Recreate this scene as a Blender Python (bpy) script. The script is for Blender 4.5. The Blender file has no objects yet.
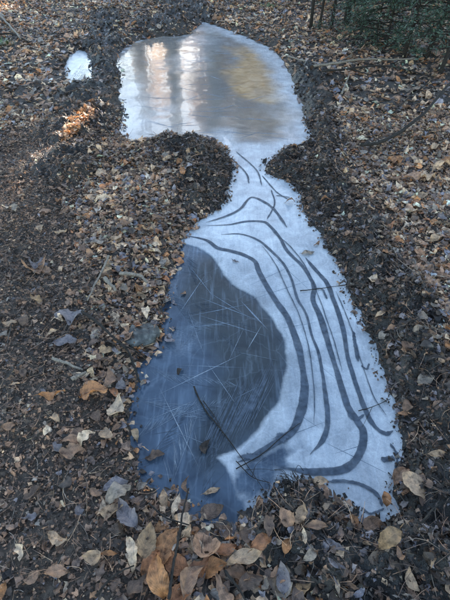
import bpy, bmesh, math
import numpy as np

sc = bpy.context.scene
R = math.radians
col = sc.collection
rng = np.random.default_rng(11)

# ------------------------------------------------------------------ camera
CAM_H, PITCH, FPX = 1.5, R(42.0), 451.0            # photo is 450 x 600
cam_d = bpy.data.cameras.new('camera')
cam_d.sensor_fit = 'VERTICAL'; cam_d.sensor_height = 24.0; cam_d.lens = 24.0 * FPX / 600.0
cam_d.clip_start = 0.05; cam_d.clip_end = 600
cam = bpy.data.objects.new('camera', cam_d); col.objects.link(cam)
cam.location = (0, 0, CAM_H); cam.rotation_euler = (R(90) - PITCH, 0, 0)
sc.camera = cam

# ------------------------------------------------------------------ sky and sun
SUN_EL, SUN_AZ = R(14.5), R(9.0)                   # azimuth from +Y, clockwise: low, straight ahead behind the beeches
sun_dir = np.array([math.cos(SUN_EL) * math.sin(SUN_AZ), math.cos(SUN_EL) * math.cos(SUN_AZ), math.sin(SUN_EL)])
w = bpy.data.worlds.new('World'); sc.world = w; w.use_nodes = True
nt = w.node_tree; nt.nodes.clear()
out = nt.nodes.new('ShaderNodeOutputWorld'); bg = nt.nodes.new('ShaderNodeBackground'); sky = nt.nodes.new('ShaderNodeTexSky')
sky.sky_type = 'NISHITA'; sky.sun_disc = False; sky.sun_elevation = SUN_EL; sky.sun_rotation = SUN_AZ
sky.air_density = 1.0; sky.dust_density = 0.3; sky.ozone_density = 0.6
bg.inputs['Strength'].default_value = 0.15
nt.links.new(sky.outputs[0], bg.inputs[0]); nt.links.new(bg.outputs[0], out.inputs[0])
sd_ = bpy.data.lights.new('sun', 'SUN'); sd_.energy = 5.0; sd_.angle = R(0.5); sd_.color = (1.0, 0.86, 0.68)
sun = bpy.data.objects.new('sun', sd_); col.objects.link(sun)
sun.location = (5, 40, 14)
sun.rotation_euler = (R(90) - SUN_EL, 0, -SUN_AZ + R(180))
sc.view_settings.view_transform = 'Standard'; sc.view_settings.look = 'None'
sc.view_settings.exposure = 2.6; sc.view_settings.gamma = 1.0; sc.view_settings.use_curve_mapping = False
sc.cycles.max_bounces = 6; sc.cycles.caustics_reflective = False; sc.cycles.caustics_refractive = False

# ------------------------------------------------------------------ maths helpers
def at(px, py, z=0.0):
    """where the line of sight through a photo pixel meets height z"""
    dx = (px - 225.0) / FPX; dy = (300.0 - py) / FPX
    d = np.array([dx, math.cos(PITCH) + dy * math.sin(PITCH), -math.sin(PITCH) + dy * math.cos(PITCH)])
    t = (z - CAM_H) / d[2]
    return np.array([0, 0, CAM_H]) + t * d
def P2(pts): return np.array([at(*p)[:2] for p in pts])
def pxm(py):                                        # photo pixels per metre on the ground at row py
    return FPX / (at(225, py)[1] * math.cos(PITCH) + CAM_H * math.sin(PITCH))

def _hash(ix, iy, seed):
    n = (ix.astype(np.int64) * 374761393 + iy.astype(np.int64) * 668265263 + seed * 982451653) & 0xffffffff
    n = ((n ^ (n >> 13)) * 1274126177) & 0xffffffff
    n = n ^ (n >> 16)
    return (n & 0xffff) / 65535.0
def vnoise(x, y, seed=0):
    ix = np.floor(x); iy = np.floor(y); fx = x - ix; fy = y - iy
    fx = fx * fx * (3 - 2 * fx); fy = fy * fy * (3 - 2 * fy)
    a = _hash(ix, iy, seed); b = _hash(ix + 1, iy, seed); c = _hash(ix, iy + 1, seed); d = _hash(ix + 1, iy + 1, seed)
    return (a + (b - a) * fx) * (1 - fy) + (c + (d - c) * fx) * fy
def fbm(x, y, seed=0, octv=4, gain=0.5):
    s = 0; a = 1; t = 0
    for o in range(octv):
        s = s + a * vnoise(x * 2 ** o + 17.3 * o, y * 2 ** o - 9.1 * o, seed + o); t += a; a *= gain
    return s / t * 2 - 1
def sstep(a, b, x):
    t = np.clip((x - a) / (b - a), 0, 1); return t * t * (3 - 2 * t)
def seg_dist(x, y, poly, closed=False):
    q = np.vstack([poly, poly[:1]]) if closed else poly
    d = np.full(x.shape, 1e9); inside = np.zeros(x.shape, bool)
    for (ax, ay), (bx, by) in zip(q[:-1], q[1:]):
        ux, uy = bx - ax, by - ay; L = ux * ux + uy * uy + 1e-12
        t = np.clip(((x - ax) * ux + (y - ay) * uy) / L, 0, 1)
        d = np.minimum(d, (x - ax - t * ux) ** 2 + (y - ay - t * uy) ** 2)
        if closed and ay != by:
            inside ^= ((ay > y) != (by > y)) & (x < (bx - ax) * (y - ay) / (by - ay) + ax)
    d = np.sqrt(d)
    return np.where(inside, -d, d) if closed else d
def spline(pts, n=8):
    p = np.asarray(pts, float); q = np.vstack([2 * p[0] - p[1], p, 2 * p[-1] - p[-2]])
    res = []
    for i in range(1, len(q) - 2):
        for k in range(n):
            t = k / n
            res.append(0.5 * (2 * q[i] + (q[i+1] - q[i-1]) * t + (2*q[i-1] - 5*q[i] + 4*q[i+1] - q[i+2]) * t*t + (3*q[i] - q[i-1] - 3*q[i+1] + q[i+2]) * t**3))
    res.append(p[-1]); return np.array(res)

# ------------------------------------------------------------------ object helpers
def link(name, me, parent=None, **props):
    o = bpy.data.objects.new(name, me); col.objects.link(o)
    if parent is not None: o.parent = parent
    for k, v in props.items(): o[k] = v
    return o
def mesh(name, v, f, mat, smooth=True, attrs=None):
    me = bpy.data.meshes.new(name)
    me.from_pydata(np.asarray(v, np.float32), [], np.asarray(f, np.int32) if isinstance(f, np.ndarray) else f)
    for k, (typ, data) in (attrs or {}).items():
        a = me.attributes.new(k, typ, 'POINT')
        a.data.foreach_set({'FLOAT': 'value', 'FLOAT_COLOR': 'color', 'FLOAT_VECTOR': 'vector'}[typ], np.asarray(data, np.float32).ravel())
    me.polygons.foreach_set('use_smooth', np.full(len(me.polygons), smooth))
    me.materials.append(mat); me.update()
    return me
def empty(name, loc=(0, 0, 0), **props):
    o = bpy.data.objects.new(name, None); col.objects.link(o); o.location = loc; o.empty_display_size = 0.1
    for k, v in props.items(): o[k] = v
    return o
def tube(pts, rad, n=6, wob=0.0, rg=rng):
    pts = np.asarray(pts, float); m = len(pts); rad = np.broadcast_to(rad, (m,))
    tan = np.gradient(pts, axis=0); tan /= np.linalg.norm(tan, axis=1)[:, None] + 1e-9
    ref = np.array([0, 0, 1.0]) if abs(tan[:, 2]).mean() < 0.8 else np.array([1.0, 0, 0])
    a = np.cross(tan, ref); a /= np.linalg.norm(a, axis=1)[:, None] + 1e-9; b = np.cross(tan, a)
    th = np.linspace(0, 2 * np.pi, n, endpoint=False)
    rr = rad[:, None] * (1 + wob * rg.standard_normal((m, n)))
    v = pts[:, None, :] + rr[..., None] * (np.cos(th)[None, :, None] * a[:, None, :] + np.sin(th)[None, :, None] * b[:, None, :])
    i = np.arange(m - 1)[:, None] * n; j = np.arange(n)[None, :]; k = (j + 1) % n
    f = np.stack([i + j, i + k, i + n + k, i + n + j], -1).reshape(-1, 4)
    v = np.vstack([v.reshape(-1, 3), pts[:1], pts[-1:]]); c0 = m * n
    caps = [[c0, (q + 1) % n, q, c0] for q in range(n)] + [[c0 + 1, (m-1)*n + q, (m-1)*n + (q+1) % n, c0 + 1] for q in range(n)]
    return v, f.tolist() + [c[:3] for c in caps]
class Join:
    def __init__(s): s.v = []; s.f = []; s.n = 0
    def add(s, v, f):
        v = np.asarray(v); s.f += [[q + s.n for q in ff] for ff in f]; s.v.append(v); s.n += len(v)
    def mesh(s, name, mat, smooth=True): return mesh(name, np.vstack(s.v), s.f, mat, smooth)

# ------------------------------------------------------------------ materials
def newmat(name):
    m = bpy.data.materials.new(name); m.use_nodes = True; t = m.node_tree
    return m, t, t.nodes['Principled BSDF'], t.nodes.new, t.links.new
def ramp(N, stops):
    r = N('ShaderNodeValToRGB'); e = r.color_ramp.elements
    while len(e) < len(stops): e.new(0.5)
    for q, (p, c) in zip(e, stops): q.position = p; q.color = (*c, 1)
    return r
def attr(N, name):
    a = N('ShaderNodeAttribute'); a.attribute_name = name; return a
def mix(N, L, f, a, b, mode='MIX'):
    m = N('ShaderNodeMix'); m.data_type = 'RGBA'; m.blend_type = mode
    for s, v in ((m.inputs[0], f), (m.inputs[6], a), (m.inputs[7], b)):
        if hasattr(v, 'links'): L(v, s)
        elif isinstance(v, tuple): s.default_value = (*v, 1)
        else: s.default_value = v
    return m.outputs[2]
def noise(N, L, scale, detail=4, co=None, rough=0.55, dist=0.0):
    n = N('ShaderNodeTexNoise'); n.inputs['Scale'].default_value = scale; n.inputs['Detail'].default_value = detail
    n.inputs['Roughness'].default_value = rough; n.inputs['Distortion'].default_value = dist
    if co is not None: L(co, n.inputs['Vector'])
    return n
def bump(N, L, h, strength, dist, normal=None):
    b = N('ShaderNodeBump'); b.inputs['Strength'].default_value = strength; b.inputs['Distance'].default_value = dist
    L(h, b.inputs['Height'])
    if normal is not None: L(normal, b.inputs['Normal'])
    return b.outputs[0]
def math_(N, L, op, a, b=None, c=None):
    m = N('ShaderNodeMath'); m.operation = op
    for s, v in zip(m.inputs, (a, b, c)):
        if v is None: continue
        if hasattr(v, 'links'): L(v, s)
        else: s.default_value = v
    return m.outputs[0]

def soil_material():
    m, t, bs, N, L = newmat('soil')
    geo = N('ShaderNodeNewGeometry').outputs['Position']
    n1 = noise(N, L, 40, 6, geo); n2 = noise(N, L, 260, 4, geo)
    base = ramp(N, [(0.3, (0.018, 0.013, 0.010)), (0.5, (0.05, 0.036, 0.026)), (0.7, (0.105, 0.08, 0.06))]); L(n1.outputs[0], base.inputs[0])
    mud = ramp(N, [(0.35, (0.018, 0.016, 0.014)), (0.65, (0.055, 0.047, 0.040))]); L(n1.outputs[0], mud.inputs[0])
    pt = ramp(N, [(0.3, (0.028, 0.019, 0.013)), (0.5, (0.075, 0.052, 0.036)), (0.7, (0.135, 0.098, 0.07))]); L(n1.outputs[0], pt.inputs[0])
    c = mix(N, L, attr(N, 'peat').outputs['Fac'], base.outputs[0], pt.outputs[0])
    c = mix(N, L, attr(N, 'mud').outputs['Fac'], c, mud.outputs[0])
    L(c, bs.inputs['Base Color'])
    L(math_(N, L, 'MULTIPLY_ADD', attr(N, 'mud').outputs['Fac'], -0.35, 0.85), bs.inputs['Roughness'])
    L(bump(N, L, n2.outputs[0], 1.0, 0.010, bump(N, L, n1.outputs[0], 1.0, 0.03)), bs.inputs['Normal'])
    return m

def leaf_material():
    m, t, bs, N, L = newmat('dead_leaf')
    ca = attr(N, 'tint'); uv = attr(N, 'leaf_uv'); geo = N('ShaderNodeNewGeometry')
    s = N('ShaderNodeSeparateXYZ'); L(uv.outputs['Vector'], s.inputs[0])
    au = math_(N, L, 'ABSOLUTE', s.outputs[0])
    ph = math_(N, L, 'MULTIPLY_ADD', s.outputs[1], 62.0, math_(N, L, 'MULTIPLY', au, -26.0))
    side = math_(N, L, 'POWER', math_(N, L, 'MULTIPLY_ADD', math_(N, L, 'SINE', ph), 0.5, 0.5), 7.0)
    rib = math_(N, L, 'LESS_THAN', au, 0.07)
    vein = math_(N, L, 'MAXIMUM', math_(N, L, 'MULTIPLY', side, 0.55), rib)
    n1 = noise(N, L, 55, 5, geo.outputs['Position']); n2 = noise(N, L, 300, 3, geo.outputs['Position'])
    shade = ramp(N, [(0.28, (0.30, 0.28, 0.26)), (0.48, (0.9, 0.9, 0.9)), (0.72, (1.5, 1.42, 1.3))]); L(n1.outputs[0], shade.inputs[0])
    c = mix(N, L, 1.0, ca.outputs['Color'], shade.outputs[0], 'MULTIPLY')
    c = mix(N, L, math_(N, L, 'MULTIPLY', vein, 0.3), c, mix(N, L, 1.0, c, (1.55, 1.45, 1.3), 'MULTIPLY'))
    spk = ramp(N, [(0.32, (0.35, 0.3, 0.27)), (0.42, (1, 1, 1))]); L(n2.outputs[0], spk.inputs[0])
    c = mix(N, L, 0.6, c, mix(N, L, 1.0, c, spk.outputs[0], 'MULTIPLY'))
    L(c, bs.inputs['Base Color'])
    L(ca.outputs['Alpha'], bs.inputs['Roughness'])
    bs.inputs['IOR'].default_value = 1.4
    h = math_(N, L, 'ADD', math_(N, L, 'MULTIPLY', vein, -0.4), n1.outputs[0])
    L(bump(N, L, h, 0.8, 0.005), bs.inputs['Normal'])
    tr = N('ShaderNodeBsdfTranslucent'); L(c, tr.inputs[0]); mx = N('ShaderNodeMixShader'); mx.inputs[0].default_value = 0.25
    L(bs.outputs[0], mx.inputs[1]); L(tr.outputs[0], mx.inputs[2]); L(mx.outputs[0], t.nodes['Material Output'].inputs[0])
    return m

def simple_material(name, stops, scale=60, rough=0.8, bs_=0.5, bd=0.003, stretch=None):
    m, t, bs, N, L = newmat(name)
    tc = N('ShaderNodeTexCoord').outputs['Object']
    if stretch:
        mp = N('ShaderNodeMapping'); mp.inputs['Scale'].default_value = stretch; L(tc, mp.inputs[0]); tc = mp.outputs[0]
    n1 = noise(N, L, scale, 6, tc); r = ramp(N, stops); L(n1.outputs[0], r.inputs[0]); L(r.outputs[0], bs.inputs['Base Color'])
    bs.inputs['Roughness'].default_value = rough
    L(bump(N, L, n1.outputs[0], bs_, bd), bs.inputs['Normal'])
    return m

def ice_material():
    m, t, bs, N, L = newmat('puddle_ice')
    P = N('ShaderNodeNewGeometry').outputs['Position']
    frost = attr(N, 'frost').outputs['Fac']; dark = attr(N, 'dark').outputs['Fac']; brown = attr(N, 'brown').outputs['Fac']
    n1 = noise(N, L, 9, 5, P, 0.55, 0.8); n2 = noise(N, L, 90, 4, P); n3 = noise(N, L, 420, 2, P)
    # stretched crystals
    mp = N('ShaderNodeMapping'); mp.inputs['Rotation'].default_value = (0, 0, R(38)); mp.inputs['Scale'].default_value = (60, 5, 1); L(P, mp.inputs[0])
    n4 = noise(N, L, 1.0, 3, mp.outputs[0])
    clear = mix(N, L, dark, (0.044, 0.062, 0.090), (0.015, 0.018, 0.019))
    cl = ramp(N, [(0.3, (0.6, 0.62, 0.66)), (0.7, (1.45, 1.42, 1.36))]); L(n1.outputs[0], cl.inputs[0])
    clear = mix(N, L, 1.0, clear, cl.outputs[0], 'MULTIPLY')
    c4 = ramp(N, [(0.52, (0, 0, 0)), (0.75, (1, 1, 1))]); L(n4.outputs[0], c4.inputs[0])
    clear = mix(N, L, math_(N, L, 'MULTIPLY', c4.outputs[0], 0.16), clear, (0.30, 0.36, 0.44))
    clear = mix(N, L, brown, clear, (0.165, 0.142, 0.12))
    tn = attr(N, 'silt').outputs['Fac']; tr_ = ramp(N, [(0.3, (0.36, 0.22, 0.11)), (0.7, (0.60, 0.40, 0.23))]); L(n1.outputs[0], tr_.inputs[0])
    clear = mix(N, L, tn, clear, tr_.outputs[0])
    wr = ramp(N, [(0.28, (0.27, 0.275, 0.285)), (0.5, (0.39, 0.39, 0.395)), (0.74, (0.56, 0.555, 0.55))]); L(n1.outputs[0], wr.inputs[0])
    white = mix(N, L, math_(N, L, 'MULTIPLY', n2.outputs[0], 0.3), wr.outputs[0], (0.60, 0.62, 0.65))
    mp2 = N('ShaderNodeMapping'); mp2.inputs['Rotation'].default_value = (0, 0, R(-28)); mp2.inputs['Scale'].default_value = (46, 7, 1); L(P, mp2.inputs[0])
    n5 = noise(N, L, 1.0, 4, mp2.outputs[0], 0.6, 1.2); st = ramp(N, [(0.35, (0.74, 0.78, 0.82)), (0.5, (1, 1, 1)), (0.68, (1.22, 1.2, 1.17))]); L(n5.outputs[0], st.inputs[0])
    white = mix(N, L, 0.45, white, mix(N, L, 1.0, white, st.outputs[0], 'MULTIPLY'))
    sp = ramp(N, [(0.36, (0.72, 0.74, 0.77)), (0.5, (1, 1, 1)), (0.66, (1.25, 1.24, 1.22))]); L(n3.outputs[0], sp.inputs[0]); white = mix(N, L, 0.5, white, mix(N, L, 1.0, white, sp.outputs[0], 'MULTIPLY'))
    vo = N('ShaderNodeTexVoronoi'); vo.feature = 'DISTANCE_TO_EDGE'; vo.inputs['Scale'].default_value = 5.5; vo.inputs['Randomness'].default_value = 1.0
    wv_ = N('ShaderNodeVectorMath'); wv_.operation = 'MULTIPLY_ADD'; L(noise(N, L, 6, 4, P).outputs['Color'], wv_.inputs[0]); wv_.inputs[1].default_value = (.12, .12, 0); L(P, wv_.inputs[2]); L(wv_.outputs[0], vo.inputs['Vector'])
    ck = ramp(N, [(0.0, (1, 1, 1)), (0.02, (0, 0, 0))]); L(vo.outputs['Distance'], ck.inputs[0])
    ckm = math_(N, L, 'MULTIPLY', ck.outputs[0], math_(N, L, 'MULTIPLY', n1.outputs[0], 0.42))
    white = mix(N, L, ckm, white, (0.66, 0.68, 0.70)); clear = mix(N, L, math_(N, L, 'MULTIPLY', ckm, 0.30), clear, (0.34, 0.38, 0.43))
    f2 = math_(N, L, 'MULTIPLY_ADD', math_(N, L, 'SUBTRACT', n2.outputs[0], 0.5), 0.22, frost)
    fr = ramp(N, [(0.08, (0, 0, 0)), (0.9, (1, 1, 1))]); L(f2, fr.inputs[0])
    L(mix(N, L, fr.outputs[0], clear, white), bs.inputs['Base Color'])
    L(math_(N, L, 'MULTIPLY_ADD', fr.outputs[0], 0.16, math_(N, L, 'MULTIPLY_ADD', n2.outputs[0], 0.05, 0.03)), bs.inputs['Roughness'])
    bs.inputs['IOR'].default_value = 1.31
    L(math_(N, L, 'MULTIPLY', brown, 0.4), bs.inputs['Coat Weight']); bs.inputs['Coat IOR'].default_value = 1.31; bs.inputs['Coat Roughness'].default_value = 0.03
    h = math_(N, L, 'ADD', n1.outputs[0], math_(N, L, 'ADD', math_(N, L, 'MULTIPLY', ckm, 0.25), math_(N, L, 'MULTIPLY', n5.outputs[0], 0.12)))
    h = math_(N, L, 'MULTIPLY', h, math_(N, L, 'MULTIPLY_ADD', brown, -0.75, 1.0)); b1 = bump(N, L, h, 0.16, 0.010)
    hf = math_(N, L, 'MULTIPLY', math_(N, L, 'ADD', n2.outputs[0], math_(N, L, 'MULTIPLY', n3.outputs[0], 0.3)), math_(N, L, 'MULTIPLY_ADD', fr.outputs[0], 0.45, 0.08))
    L(bump(N, L, hf, 0.5, 0.004, b1), bs.inputs['Normal'])
    return m

M_SOIL = soil_material(); M_LEAF = leaf_material(); M_ICE = ice_material()
M_TWIG = simple_material('dark_twig', [(0.3, (0.008, 0.007, 0.006)), (0.7, (0.034, 0.027, 0.022))], 90, 0.9)
M_TWIG.node_tree.nodes['Principled BSDF'].inputs['Specular IOR Level'].default_value = 0.2
M_PALE_TWIG = simple_material('weathered_twig', [(0.3, (0.065, 0.05, 0.039)), (0.7, (0.22, 0.175, 0.13))], 90, 0.8)
M_BARK = simple_material('bark', [(0.3, (0.035, 0.028, 0.023)), (0.6, (0.10, 0.082, 0.068)), (0.8, (0.17, 0.15, 0.125))], 14, 0.9, 0.9, 0.03, (1, 1, 0.25))
M_STONE = simple_material('stone', [(0.35, (0.014, 0.014, 0.013)), (0.52, (0.045, 0.044, 0.038)), (0.70, (0.13, 0.125, 0.11))], 34, 0.6, 0.9, 0.012)
M_NEEDLE = simple_material('conifer_needles', [(0.3, (0.018, 0.038, 0.022)), (0.7, (0.050, 0.082, 0.048))], 3, 0.6, 0.0)
M_BEECH = simple_material('tan_beech_leaf', [(0.3, (0.20, 0.10, 0.04)), (0.7, (0.40, 0.24, 0.11))], 4, 0.6, 0.0)
t_ = M_BEECH.node_tree; tr_ = t_.nodes.new('ShaderNodeBsdfTranslucent'); mx_ = t_.nodes.new('ShaderNodeMixShader'); mx_.inputs[0].default_value = 0.6
tr_.inputs[0].default_value = (0.60, 0.36, 0.16, 1); t_.links.new(t_.nodes['Principled BSDF'].outputs[0], mx_.inputs[1]); t_.links.new(tr_.outputs[0], mx_.inputs[2])
t_.links.new(mx_.outputs[0], t_.nodes['Material Output'].inputs[0])
M_DARKICE = simple_material('dark_ice', [(0.3, (0.03, 0.038, 0.05)), (0.7, (0.085, 0.1, 0.125))], 40, 0.3, 0.2, 0.002)
M_BAND = M_DARKICE.copy(); M_BAND.name = 'dark_band_ice'
def feathered(m):
    t = m.node_tree; N, L = t.nodes.new, t.links.new; P = N('ShaderNodeNewGeometry').outputs['Position']
    n1 = noise(N, L, 120, 4, P); n2 = noise(N, L, 14, 3, P)
    f = math_(N, L, 'ADD', attr(N, 'fade').outputs['Fac'], math_(N, L, 'MULTIPLY_ADD', n1.outputs[0], 0.9, -0.45))
    f = math_(N, L, 'MINIMUM', math_(N, L, 'MAXIMUM', math_(N, L, 'MULTIPLY', f, 1.6), 0.0), math_(N, L, 'MULTIPLY_ADD', n2.outputs[0], 1.3, 0.2))
    tr = N('ShaderNodeBsdfTransparent'); mx = N('ShaderNodeMixShader'); L(f, mx.inputs[0]); L(tr.outputs[0], mx.inputs[1]); L(t.nodes['Principled BSDF'].outputs[0], mx.inputs[2])
    L(mx.outputs[0], t.nodes['Material Output'].inputs[0])
feathered(M_BAND)
M_BAND.node_tree.nodes['Principled BSDF'].inputs['IOR'].default_value = 1.15
M_DARKICE.node_tree.nodes['Principled BSDF'].inputs['IOR'].default_value = 1.15
M_PALEICE = simple_material('pale_ice', [(0.3, (0.08, 0.10, 0.13)), (0.7, (0.19, 0.22, 0.26))], 60, 0.25, 0.3, 0.002)
M_RIME = simple_material('rime', [(0.3, (0.40, 0.43, 0.47)), (0.7, (0.58, 0.60, 0.63))], 120, 0.45, 0.4, 0.002)
M_GRASS = simple_material('green_grass', [(0.3, (0.04, 0.07, 0.015)), (0.7, (0.10, 0.15, 0.035))], 20, 0.6, 0.0)

# ------------------------------------------------------------------ layout traced on the ground
POND = [(203,22),(186,35),(160,37),(136,42),(120,53),(117,64),(122,78),(119,95),(123,116),(119,131),(132,143),(152,144),(175,142),(192,140),(211,141),(223,150),(230,164),(231,181),(226,195),(218,208),(208,216),(196,223),(187,233),(179,246),(182,254),(172,268),(164,281),(169,293),(162,310),(159,325),(161,336),(152,350),(143,362),(136,373),(140,386),(131,400),(128,420),(130,440),(136,458),(133,470),(141,485),(153,490),(160,499),(172,494),(184,503),(191,517),(214,523),(224,528),(240,521),(254,513),(266,502),(279,491),(281,479),(298,477),(314,481),(326,491),(345,498),(358,509),(362,521),(384,521),(394,512),(389,496),(393,484),(401,470),(403,455),(401,430),(394,405),(384,380),(376,355),(369,335),(360,315),(346,291),(343,270),(331,250),(322,235),(306,217),(303,200),(299,190),(288,182),(268,173),(272,160),(288,152),(311,148),(310,135),(304,115),(299,100),(293,85),(288,70),(280,58),(265,45),(245,37),(222,28)]
POOL = [(70,55),(64,70),(67,87),(78,93),(90,86),(93,68),(88,54),(79,49)]
pond = spline(P2(POND + POND[:1]), 3)[:-1]; pool = P2(POOL)
WHITE = P2([(176,243),(198,247),(212,257),(232,284),(255,298),(273,320),(284,340),(286,365),(278,401),(260,428),(233,451),(217,458),(226,467),(233,482),(238,500),(250,525),(300,500),(420,540),(430,440),(350,240),(330,120),(290,60),(262,36),(225,18),(196,14),(196,30),(230,38),(258,52),(272,72),(282,95),(290,125),(285,136),(262,140),(240,142),(233,130),(215,135),(215,170),(205,205)])
LENS = P2([(212,257),(232,284),(255,298),(273,320),(284,340),(286,365),(278,401),(260,428),(233,451),(205,470),(200,440),(215,400),(222,370),(212,345),(196,320),(182,300),(188,275),(198,262)])
SILT = P2([(226,48),(248,47),(268,57),(280,72),(288,95),(284,112),(258,116),(250,104),(236,96),(228,84),(232,66)])
UPPER = P2([(110,15),(320,15),(320,120),(300,140),(240,143),(225,150),(110,150)])
MUDS = [(P2([(296,75),(308,115),(318,150),(300,166),(322,200),(342,240),(362,282),(384,335),(402,390),(415,450),(424,520),(430,610)]), 0.175),
        (P2([(180,158),(212,165),(205,195)]), 0.17), (P2([(285,165),(310,170)]), 0.17),
        (P2([(108,20),(103,60),(97,90),(80,130),(62,175)]), 0.20), (P2([(180,5),(192,20),(160,30)]), 0.3),
        (P2([(285,500),(300,545),(350,560),(420,575)]), 0.10), (P2([(430,420),(440,500),(440,600)]), 0.10)]
PEATS = [(P2([(45,150),(20,190),(22,260),(15,350),(25,450),(35,540),(30,620)]), 0.27)]

def pond_sd(x, y):
    j = 0.030 * fbm(x * 8, y * 8, 3, 3) + 0.016 * fbm(x * 38, y * 38, 8, 3)
    return np.minimum(seg_dist(x, y, pond, True), seg_dist(x, y, pool, True)) + j
def zone(x, y, zs, soft=0.9):
    r = np.zeros(x.shape)
    for poly, rad in zs:
        d = seg_dist(x, y, poly) * (1 + 0.35 * fbm(x * 4, y * 4, 21, 3))
        r = np.maximum(r, 1 - sstep(rad * 0.55, rad * (1 + soft), d))
    return r
def height_raw(x, y):
    s = pond_sd(x, y); mud = zone(x, y, MUDS); peat = zone(x, y, PEATS)
    out = np.maximum(s, 0)
    h = 0.075 * (1 - np.exp(-out / 0.10))
    h = np.where(s < 0, -0.09 * np.clip(-s / 0.10, 0, 1), h)
    env = sstep(0.0, 0.10, s)
    h += env * (0.035 * fbm(x * 3.1, y * 3.1, 31, 3) + 0.05 * mud * fbm(x * 5.5, y * 5.5, 35, 2) + (0.012 + 0.050 * mud) * fbm(x * 11, y * 11, 41, 3) + (0.004 + 0.016 * mud) * fbm(x * 38, y * 38, 51, 2))
    h += env * (0.05 * mud - 0.02 * peat)
    h += 0.18 * sstep(0.9, 3.5, x - 0.12 * y) + 0.30 * sstep(1.2, 4.5, -x - 0.20 * y) + 0.5 * sstep(4, 14, np.abs(x)) * (1 + 0.4 * fbm(x * .3, y * .3, 77, 2))
    h += 0.10 * sstep(8.5, 12, y) + 0.25 * sstep(10, 30, y) * (fbm(x * .15, y * .15, 71, 2) + .4)
    return h, s, mud, peat

def axis(lo, hi, fine0, fine1, step, grow):
    a = list(np.arange(fine0, fine1, step)); s = step
    while a[-1] < hi: s *= grow; a.append(a[-1] + s)
    s = step
    while a[0] > lo: s *= grow; a.insert(0, a[0] - s)
    return np.array(a)
gx = axis(-90, 90, -1.9, 2.1, 0.018, 1.045); gy = axis(-40, 160, 0.2, 5.2, 0.018, 1.025)
GX, GY = np.meshgrid(gx, gy, indexing='ij')
GH, GS, GM, GP = height_raw(GX, GY)
def samp(A, x, y):
    i = np.clip(np.searchsorted(gx, x) - 1, 0, len(gx) - 2); j = np.clip(np.searchsorted(gy, y) - 1, 0, len(gy) - 2)
    u = (x - gx[i]) / (gx[i+1] - gx[i]); v = (y - gy[j]) / (gy[j+1] - gy[j])
    return (A[i, j] * (1-u) + A[i+1, j] * u) * (1-v) + (A[i, j+1] * (1-u) + A[i+1, j+1] * u) * v
def gz(x, y): return float(samp(GH, np.array([x]), np.array([y]))[0])
def surf(px, py):
    """point of the ground or ice under a photo pixel"""
    z = 0.0
    for _ in range(12):
        p = at(px, py, z); z = 0.5 * z + 0.5 * max(gz(p[0], p[1]), 0.0)
    return at(px, py, z)

nx_, ny_ = len(gx), len(gy)
idx = np.arange(nx_ * ny_).reshape(nx_, ny_)
F = np.stack([idx[:-1, :-1], idx[1:, :-1], idx[1:, 1:], idx[:-1, 1:]], -1).reshape(-1, 4)
link('ground', mesh('ground', np.stack([GX, GY, GH], -1).reshape(-1, 3), F, M_SOIL, True,
     {'mud': ('FLOAT', GM.ravel()), 'peat': ('FLOAT', GP.ravel())}), kind='structure')

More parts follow.
